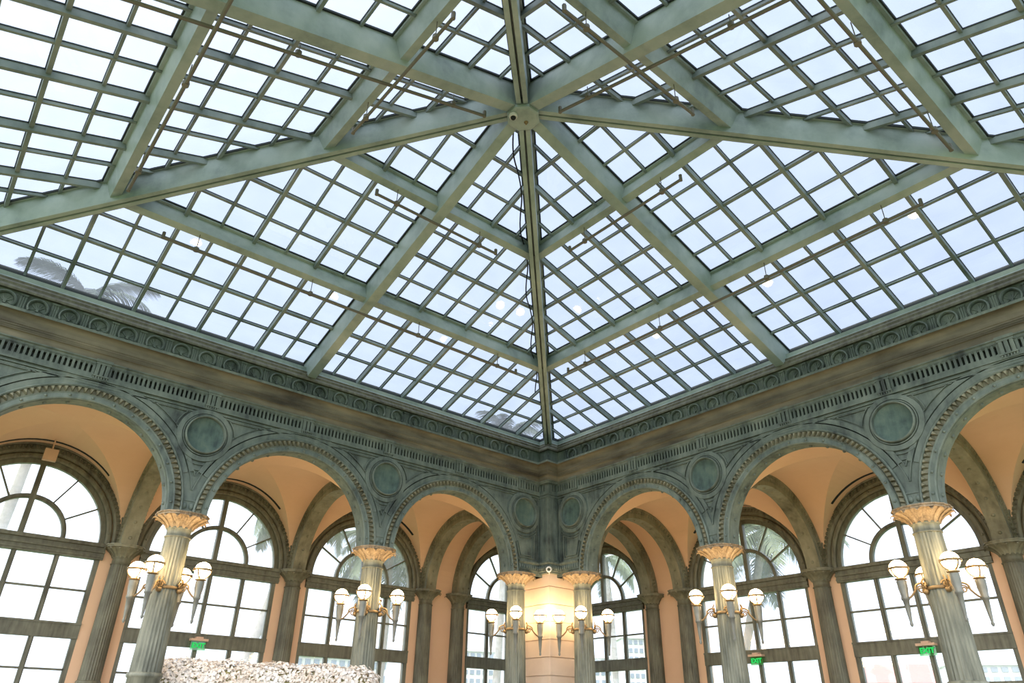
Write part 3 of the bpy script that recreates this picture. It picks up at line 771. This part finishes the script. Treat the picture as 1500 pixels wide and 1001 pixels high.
# sprinkler pipes under the skylight
def pipe(F, pts, label, hang):
    P = [fp(F, k, r)-ZUP*d for k, r, d in pts]
    root = empty('sprinkler_pipe', P[0], label, 'pipe', 'sprinkler pipes under the skylight')
    g = MB(); g.tube(P, 0.042, 8); g.build('pipe', 'pipe', root)
    for k, r, d in hang:
        q = fp(F, k, r); g = MB(); g.tube([q-ZUP*d, q-ZUP*0.6], 0.012, 5); g.tube([q-ZUP*(d+0.05)+Vector((0, 0, 0)), q-ZUP*(d-0.06)], 0.075, 8); g.build('hanger', 'pipe', root)
    for k, r, d in (pts[0], pts[-1]):
        q = fp(F, k, r)-ZUP*d; g = MB(); g.tube([q-ZUP*0.04, q+ZUP*0.16], 0.05, 6); g.build('sprinkler_head', 'pipe', root)
FN = ['left front', 'right front', 'left rear', 'right rear']
for i, F in enumerate(FACES):
    rw = 4.2 if i < 2 else 4.34
    pipe(F, [(-6.4, rw, 1.2), (6.4, rw, 1.2)], 'thin sprinkler pipe under the lower purlin of the %s skylight slope' % FN[i], [(k, rw, 1.2) for k in (-5.5, -2, 2, 5.5)])
    pipe(F, [(-2.15, 8.2, 1.2), (2.15, 8.2, 1.2)], 'thin sprinkler pipe under the upper purlin of the %s skylight slope' % FN[i], [(k, 8.2, 1.2) for k in (-1.5, 1.5)])
    if i > 1: pipe(F, [(0.42, 11.0, 1.0), (0.42, 0.6, 1.0)], 'long sprinkler main beside the middle rafter of the %s skylight slope' % FN[i], [(0.42, r, 0.95) for r in (10, 6, 2.5)])
# cable along the front hip
g = MB(); pts = []
for i in range(81):
    t = 0.6+8.4*i/80
    pts.append(Vector((t, t, H*(1-t/12)-0.30))+Vector((-0.24, 0.24, 0))+ZUP*(-0.10*abs(math.sin(i*0.33)))+Vector((-0.05, 0.05, 0))*math.sin(i*0.33))
g.tube(pts, 0.022, 6)
tag(g.build('cable', 'dark'), 'loose dark cable looped along the hip beam above the corner pier', 'cable')
# security camera on the hub, hook on the pier
root = empty('security_camera', (-0.31, 0.05, zb), 'small white dome security camera under the skylight hub', 'camera')
g = MB(); g.lathe([(0.11, zb), (0.12, zb-0.05), (0.10, zb-0.10)], -0.31, 0.05, 16); g.build('housing', 'white', root)
g = MB(); g.sphere((-0.31, 0.05, zb-0.10), 0.075, 14, 8); g.build('dome', 'dark', root)
g = MB(); g.lathe([(0.06, zb), (0.05, zb-0.03), (0.02, zb-0.04), (0.02, zb-0.09)], 0.12, 0.02, 10)
g.build('sprinkler_head', 'brass', sky)
g = MB(); cz_ = -6.08; a_ = (CP-0.12, CP-0.12)
g.tube([(a_[0]+0.09*math.cos(t)*0.707, a_[1]-0.09*math.cos(t)*0.707, cz_+0.09*math.sin(t)) for t in [2*pi*i/18 for i in range(18)]], 0.03, 8, closed=True)
g.tube([(a_[0], a_[1], cz_-0.09), (CP+0.16, CP+0.16, cz_-0.1)], 0.025, 6)
tag(g.build('hook_ring', 'white'), 'small pale ring hook on the edge of the corner pier', 'hook')

# ------------------------------------------------------------------ column lamps
LZ = -7.74; RHO = 0.93
def lamp_meshes():
    o = Vector((0, 0, 0)); kw = dict(mesh_only=True, local=True, origin=o); d = {}
    g = MB(); g.sphere((0, 0, 0), 0.265, 24, 14); d['globe'] = g.build('globe', 'globe', **kw)
    g = MB(); g.lathe([(0.272, -0.035), (0.312, -0.035), (0.312, 0.035), (0.272, 0.035), (0.272, -0.035)], 0, 0, 28, False)
    for i in range(3):
        a = 2*pi*i/3+0.4
        g.tube([((0.282*math.cos(b))*math.cos(a), (0.282*math.cos(b))*math.sin(a), -0.285*math.sin(b)) for b in [j*1.25/8 for j in range(9)]], 0.027, 6)
    g.lathe([(0.08, -0.24), (0.13, -0.29), (0.18, -0.31), (0.18, -0.335), (0.12, -0.35), (0.12, -0.38)], 0, 0, 20)
    d['cage'] = g.build('cage', 'brass', **kw)
    g = MB(); n = 32
    g.lathe([(0.125, -0.36), (0.115, -0.55), (0.09, -0.74), (0.10, -0.76), (0.10, -0.82), (0.075, -0.84), (0.06, -1.05), (0.035, -1.32), (0.03, -1.36), (0.045, -1.40), (0.02, -1.46)], 0, 0, n, True, lambda i, z: 1-0.06*(1 if (i+int(z*14)) % 4 < 2 else 0))
    d['torch'] = g.build('torch', 'torch', **kw)
    # arm: from the column (x=-RHO+0.34) to the torch (x=0)
    g = MB(); pts = []
    x0 = -(RHO-0.40)
    for i in range(25):
        t = i/24; pts.append((x0+(-x0-0.04)*t, 0, -0.42-0.36*(0.5-0.5*math.cos(pi*min(1, t*1.05)))+0.10*math.sin(pi*t)**2*(1 if t < 0.5 else 0.2)))
    g.tube(pts, 0.026, 7)
    sp = [(x0+0.10+(0.10-0.0025*i)*math.cos(0.35*i), 0, -0.58+(0.10-0.0025*i)*math.sin(0.35*i)) for i in range(32)]
    g.tube(sp, 0.02, 6)
    d['arm'] = g.build('arm', 'brass', **kw)
    g = MB(); g.lathe([(0.372, -0.60), (0.385, -0.58), (0.385, -0.54), (0.372, -0.52)], 0, 0, 40, False)
    for i in range(4):
        a = i*pi/2
        ca, sa = math.cos(a), math.sin(a)
        for sg in (-1, 1):
            sp = []
            for j in range(22):
                rr = 0.10-0.0038*j; t = 0.42*j
                tx = sg*(0.09+rr*math.cos(t)-0.04); sp.append(((0.41)*ca-tx*sa, (0.41)*sa+tx*ca, -0.50+rr*math.sin(t)))
            g.tube(sp, 0.022, 6)
            g.tube([((0.40+0.05*math.sin(pi*j/8))*ca-sg*0.05*sa, (0.40+0.05*math.sin(pi*j/8))*sa+sg*0.05*ca, -0.30-0.03*j) for j in range(9)], 0.02, 5)
        g.sphere((0.40*ca, 0.40*sa, -0.63), 0.085, 10, 7, 0.9)
    d['collar'] = g.build('collar', 'brass', **kw)
    return d
LM = lamp_meshes()
LL = {-B: 'four-globe torch lamp lit on the third column from the corner pier, %s arcade', B: 'four-globe torch lamp lit on the second column from the corner pier, %s arcade', 3*B: 'four-globe torch lamp lit on the column beside the corner pier, %s arcade'}
for side in (0, 1):
    for s in (-B, B, 3*B):
        p = sw((s, YC, LZ), side)
        root = empty('column_lamp', p, LL[s] % SIDE[side], 'lamp', 'torch lamps round the columns')
        def sub(n, par=root, loc=(0, 0, 0), rz=0):
            o = bpy.data.objects.new(n, LM[n]); col.objects.link(o); o.parent = par; o.location = loc; o.rotation_euler = (0, 0, rz); return o
        sub('collar', root, (0, 0, 0), math.radians(50 if side == 0 else 40))
        for q in range(4):
            a = math.radians((50 if side == 0 else 40)+90*q)
            loc = (RHO*S*math.cos(a), RHO*S*math.sin(a), 0)
            t = sub('torch', root, loc, a)
            sub('arm', root, loc, a); gq = sub('globe', t); cq = sub('cage', t)
            for o in (gq, cq): o.scale = (0.82,)*3; o.location = (0, 0, -0.052*S)

# ------------------------------------------------------------------ exit signs
def text_mesh(body, size):
    cu = bpy.data.curves.new('letters', 'FONT'); cu.body = body; cu.size = size; cu.align_x = 'CENTER'; cu.align_y = 'CENTER'; cu.extrude = 0.004; cu.offset = 0.006
    ob = bpy.data.objects.new('letters', cu); col.objects.link(ob)
    dg = bpy.context.evaluated_depsgraph_get(); me = bpy.data.meshes.new_from_object(ob.evaluated_get(dg))
    bpy.data.objects.remove(ob); bpy.data.curves.remove(cu); me.materials.clear(); me.materials.append(M['green']); return me
exit_me = text_mesh('EXIT', 0.135)
M['signglass'] = glass('pale_green_acrylic', (0.55, 0.88, 0.55), 0.35, (0.5, 0.9, 0.5))
def exit_sign(side, c, label):
    root = empty('exit_sign', sw((c, 17.72, -8.92), side), label, 'exit sign', 'green exit signs on the window transoms')
    g = MB(); g.box(c-0.30, c+0.30, 17.62, 17.90, -9.00, -8.92); g.box(c-0.12, c+0.12, 17.65, 17.90, -8.92, -8.86); g.build('mount', 'peachbox', root, side)
    g = MB(); g.box(c-0.27, c+0.27, 17.715, 17.735, -9.30, -9.00); g.build('panel', 'signglass', root, side)
    o = bpy.data.objects.new('letters', exit_me); col.objects.link(o); o.parent = root
    o.location = W(sw((c, 17.70, -9.15), side))-wloc(root); o.rotation_euler = (pi/2, 0, 0 if side == 0 else -pi/2)
exit_sign(0, 0.0, 'green exit sign on the middle window of the left outer wall')
exit_sign(1, 2*B, 'green exit sign on the right outer wall window next to the corner')
exit_sign(1, 0.0, 'green exit sign on the middle window of the right outer wall')

# hanging box on the left vault
hb = on_y(74, 667, 17.1)
root = empty('hanging_box', (hb.x, 17.1, hb.z-0.2), 'small square peach box hung by a rod before an arched window', 'box')
g = MB(); g.box(hb.x-0.2, hb.x+0.2, 17.02, 17.18, hb.z-0.2, hb.z+0.2); g.build('box', 'peachbox', root)
g = MB(); g.tube([(hb.x, 17.1, hb.z+0.19), (hb.x, 17.1, ZS+3.175)], 0.025, 6); g.build('rod', 'peachbox', root)

# ------------------------------------------------------------------ flower bank
fa, fb = Vector((-2.55, 12.55, -10.75)), Vector((2.50, 10.35, -10.80)); FR = 0.72
root = empty('flower_bank', (fa.x, fa.y, FLOOR), 'long bank of white and cream blossoms between the left arcade columns', 'flowers')
ax = (fb-fa).normalized(); sdv = ax.cross(ZUP).normalized()
g = MB(); n = 20; ringv = []
pts = [(fa-ax*0.55, 0.25), (fa-ax*0.35, 0.5), (fa, 0.66)]+[(fa+(fb-fa)*i/8, 0.66) for i in range(1, 9)]+[(fb+ax*0.35, 0.5), (fb+ax*0.55, 0.25)]
for c, r in pts:
    for i in range(n):
        a = 2*pi*i/n; ringv.append(c+sdv*r*math.cos(a)+ZUP*r*math.sin(a)*(1.0 if math.sin(a) > 0 else 1.0))
g.add(ringv, [(j*n+i, j*n+(i+1) % n, (j+1)*n+(i+1) % n, (j+1)*n+i) for j in range(len(pts)-1) for i in range(n)], True)
g.add(ringv[:n], [tuple(range(n))]); g.add(ringv[-n:], [tuple(range(n))])
g.build('moss_core', 'leafy', root)
g = MB(); 
for t in (0.12, 0.88):
    c = fa+(fb-fa)*t; g.box(c.x-0.3, c.x+0.3, c.y-0.3, c.y+0.3, FLOOR, -10.9)
g.build('stand', 'white', root)
g = MB(); rnd = random.Random(3)
L = (fb-fa).length
for i in range(9500):
    t = rnd.uniform(-0.6, L+0.6)
    a = rnd.uniform(-0.5, pi+0.5)
    if t < 0: c = fa; dirv = (-ax*rnd.uniform(0, 1)*1.0+sdv*math.cos(a)+ZUP*math.sin(a)).normalized() if rnd.random() < .9 else -ax
    elif t > L: c = fb; dirv = (ax*rnd.uniform(0, 1.2)+sdv*math.cos(a)+ZUP*math.sin(a)).normalized()
    else: c = fa+ax*t; dirv = sdv*math.cos(a)+ZUP*math.sin(a)
    rr = FR+rnd.gauss(0, 0.035)+0.03*math.sin(t*5+a*3)
    P = c+dirv*rr
    n1 = (dirv+Vector((rnd.gauss(0, .35), rnd.gauss(0, .35), rnd.gauss(0, .35)))).normalized()
    u_ = n1.cross(Vector((rnd.gauss(0, 1), rnd.gauss(0, 1), rnd.gauss(0, 1)))).normalized(); v_ = n1.cross(u_)
    sz = rnd.uniform(0.032, 0.062); vs = [P]; fs = []
    for q in range(4):
        b = pi/2*q
        e1 = u_*math.cos(b)+v_*math.sin(b); e2 = u_*math.cos(b+pi/4)+v_*math.sin(b+pi/4); e0 = u_*math.cos(b-pi/4)+v_*math.sin(b-pi/4)
        k0 = len(vs); vs += [P+e0*sz*0.75+n1*sz*0.35, P+e1*sz*1.15+n1*sz*0.22, P+e2*sz*0.75+n1*sz*0.35]; fs.append((0, k0, k0+1, k0+2))
    g.add(vs, fs)
tag(g.build('blossom', 'petal', root), kind='stuff')

# ------------------------------------------------------------------ outside: lawn, palms, buildings
g = MB(); g.add([(-700, -700, FLOOR-0.5), (900, -700, FLOOR-0.5), (900, 900, FLOOR-0.5), (-700, 900, FLOOR-0.5)], [(0, 1, 2, 3)])
tag(g.build('lawn', 'grass'), 'flat lawn outside the windows', 'lawn', kind='structure')
def frond_mesh(seed):
    rnd = random.Random(seed); g = MB(); N = 26; L = 5.2; pts = []
    for i in range(N+1):
        t = i/N; pts.append(Vector((L*t*(1-0.18*t*t), 0, 1.5*t-3.3*t*t)))
    g.tube(pts, [0.06*(1-0.85*i/N) for i in range(N+1)], 4)
    for i in range(2, N+1):
        for rep in (0, 0.5):
            if i == N and rep: continue
            p = pts[i] if not rep else (pts[i]+pts[min(N, i+1)])/2
            t = (i+rep)/N; ll = 1.35*math.sin(pi*(0.12+0.82*t))**0.7*rnd.uniform(0.85, 1.1)
            tg = (pts[min(N, i+1)]-pts[i-1]).normalized()
            for sg in (-1, 1):
                dv = (tg*0.55+Vector((0, sg, 0))*0.8+ZUP*(-0.25+rnd.uniform(-.15, .1))).normalized()
                tip = p+dv*ll-ZUP*ll*ll*0.35; mid = p+dv*ll*0.5-ZUP*ll*0.02; w_ = tg*0.05
                g.add([p-w_, p+w_, mid+w_*0.9, tip, mid-w_*0.9], [(0, 1, 2, 4), (4, 2, 3)])
    return g.build('frond', 'frond', mesh_only=True, local=True, origin=Vector((0, 0, 0)))
fronds = [frond_mesh(i) for i in range(3)]
def palm(crown, base, label, n=16, sc=1.0, seed=0):
    rnd = random.Random(seed); crown = Vector(crown); base = Vector(base)
    root = empty('palm_tree', base, label, 'palm tree', 'palms outside the windows')
    g = MB(); N = 14; pts = []
    for i in range(N+1):
        t = i/N; pts.append(base+(crown-base)*t+Vector((0.25*math.sin(pi*t), -0.15*math.sin(pi*t), 0)))
    g.tube(pts, [0.42-0.16*min(1, 3*i/N)-0.04*i/N+(0.02 if i % 2 else 0) for i in range(N+1)], 10); g.build('trunk', 'trunk', root)
    for i in range(n):
        o = bpy.data.objects.new('frond', fronds[i % 3]); col.objects.link(o); o.parent = root
        o.location = W(crown)-W(base); o.rotation_euler = (rnd.uniform(-.2, .2), rnd.choice((-0.75, -0.45, -0.1, 0.25, 0.5))+rnd.uniform(-.1, .1), 2*pi*i/n*2.0+rnd.uniform(-.2, .2)+(pi/n if i >= n/2 else 0))
        o.scale = (sc,)*3
def ground(p, dx=0, dy=0): return Vector((p.x+dx, p.y+dy, FLOOR-0.5))
yl = 33.0
c1 = on_y(128, 433, yl); palm(c1, ground(c1, -0.6), 'tall palm seen over the left skylight slope and through the farthest left window', 16, 0.85, 1)
c2 = on_y(452, 715, 31.0); b2 = on_y(352, 945, 31.0); palm(c2, Vector((b2.x-1.2, 31, FLOOR-0.5)), 'leaning palm trunk behind the middle window of the left outer wall', seed=2)
c3 = on_y(572, 800, 30.0); palm(c3, ground(c3, -0.4), 'bushy palm behind the left outer wall window beside the corner pier', 22, 1.0, 3)
c4 = on_y(742, 640, 34.0); palm(c4, ground(c4, -1.0), 'tall palm rising behind the corner window of the left outer wall', 16, 0.85, 4)
c5 = on_x(886, 818, 36.0); palm(c5, ground(c5, 0, -0.3), 'palm behind the corner window of the right outer wall', 14, 0.8, 5)
c6 = on_x(1118, 778, 29.0); palm(c6, ground(c6, 0, 5.5), 'bushy palm behind the right outer wall window beside the corner pier', 24, 1.05, 6)

def building(name, px, depth, h, w, dpt, rows, cols, label, roof=False, low=0):
    d = ray(px, 990); d = Vector((d.x, d.y, 0)).normalized(); P = Vector((CAM.x, CAM.y, 0))+d*depth
    root = empty(name, (P.x, P.y, FLOOR-0.5), label, 'building')
    ang = math.atan2(d.y, d.x)-pi/2+0.25; mm = Matrix.Rotation(ang, 4, 'Z')
    root.rotation_euler = (0, 0, ang)
    def lb(n_, mat, *b):
        g = MB(); g.box(*b); me = g.build(n_, mat, mesh_only=True, local=True, origin=Vector((0, 0, 0)))
        o = bpy.data.objects.new(n_, me); col.objects.link(o); o.parent = root; return o
    lb('wall', 'bwall', -w/2, w/2, 0, dpt, 0, h)
    g = MB(); g.box(-w/cols*0.30, w/cols*0.30, -0.3, 0.25, 0, h/rows*0.52); me = g.build('window', 'bwin', mesh_only=True, local=True, origin=Vector((0, 0, 0)))
    for r in range(low, rows):
        for c in range(cols):
            o = bpy.data.objects.new('window', me); col.objects.link(o); o.parent = root; o.location = ((-w/2+(c+0.5)*w/cols)*S, 0, (h*(r+0.3)/rows)*S)
    lb('parapet', 'bwall', -w/2-0.6, w/2+0.6, -0.8, dpt+0.6, h, h+0.8)
    if roof:
        g = MB(); g.add([(-w/2-1, -1.5, h+0.8), (w/2+1, -1.5, h+0.8), (w/2+1, dpt+1, h+0.8), (-w/2-1, dpt+1, h+0.8), (-w/2+4, dpt/2, h+4.5), (w/2-4, dpt/2, h+4.5)],
                        [(0, 1, 5, 4), (1, 2, 5), (2, 3, 4, 5), (3, 0, 4)])
        me = g.build('roof', 'broof', mesh_only=True, local=True, origin=Vector((0, 0, 0))); o = bpy.data.objects.new('roof', me); col.objects.link(o); o.parent = root
building('tower_block', 938, 190, 22.5, 8, 10, 12, 6, 'white tower block beyond the corner window of the right outer wall', low=6)
building('low_building', 905, 230, 21, 14, 10, 8, 8, 'low white building beyond the corner window beside the tower block', low=4)
building('apartment_house', 705, 200, 20.0, 10, 10, 10, 6, 'pale apartment house beyond the corner window of the left outer wall', low=5)
building('white_block', 1482, 150, 13.0, 18, 10, 9, 12, 'wide white block beyond the farthest window of the right outer wall', low=5)
building('red_roofed_house', 1345, 170, 10.7, 26, 10, 6, 14, 'long white house with a red hipped roof beyond the right windows', roof=True, low=3)
building('seaside_house', 480, 170, 15.5, 26, 10, 6, 14, 'long pale house beyond the left windows', low=3)
building('grey_block', 1020, 200, 20, 7, 10, 10, 5, 'narrow white block behind the second column of the right arcade', low=5)
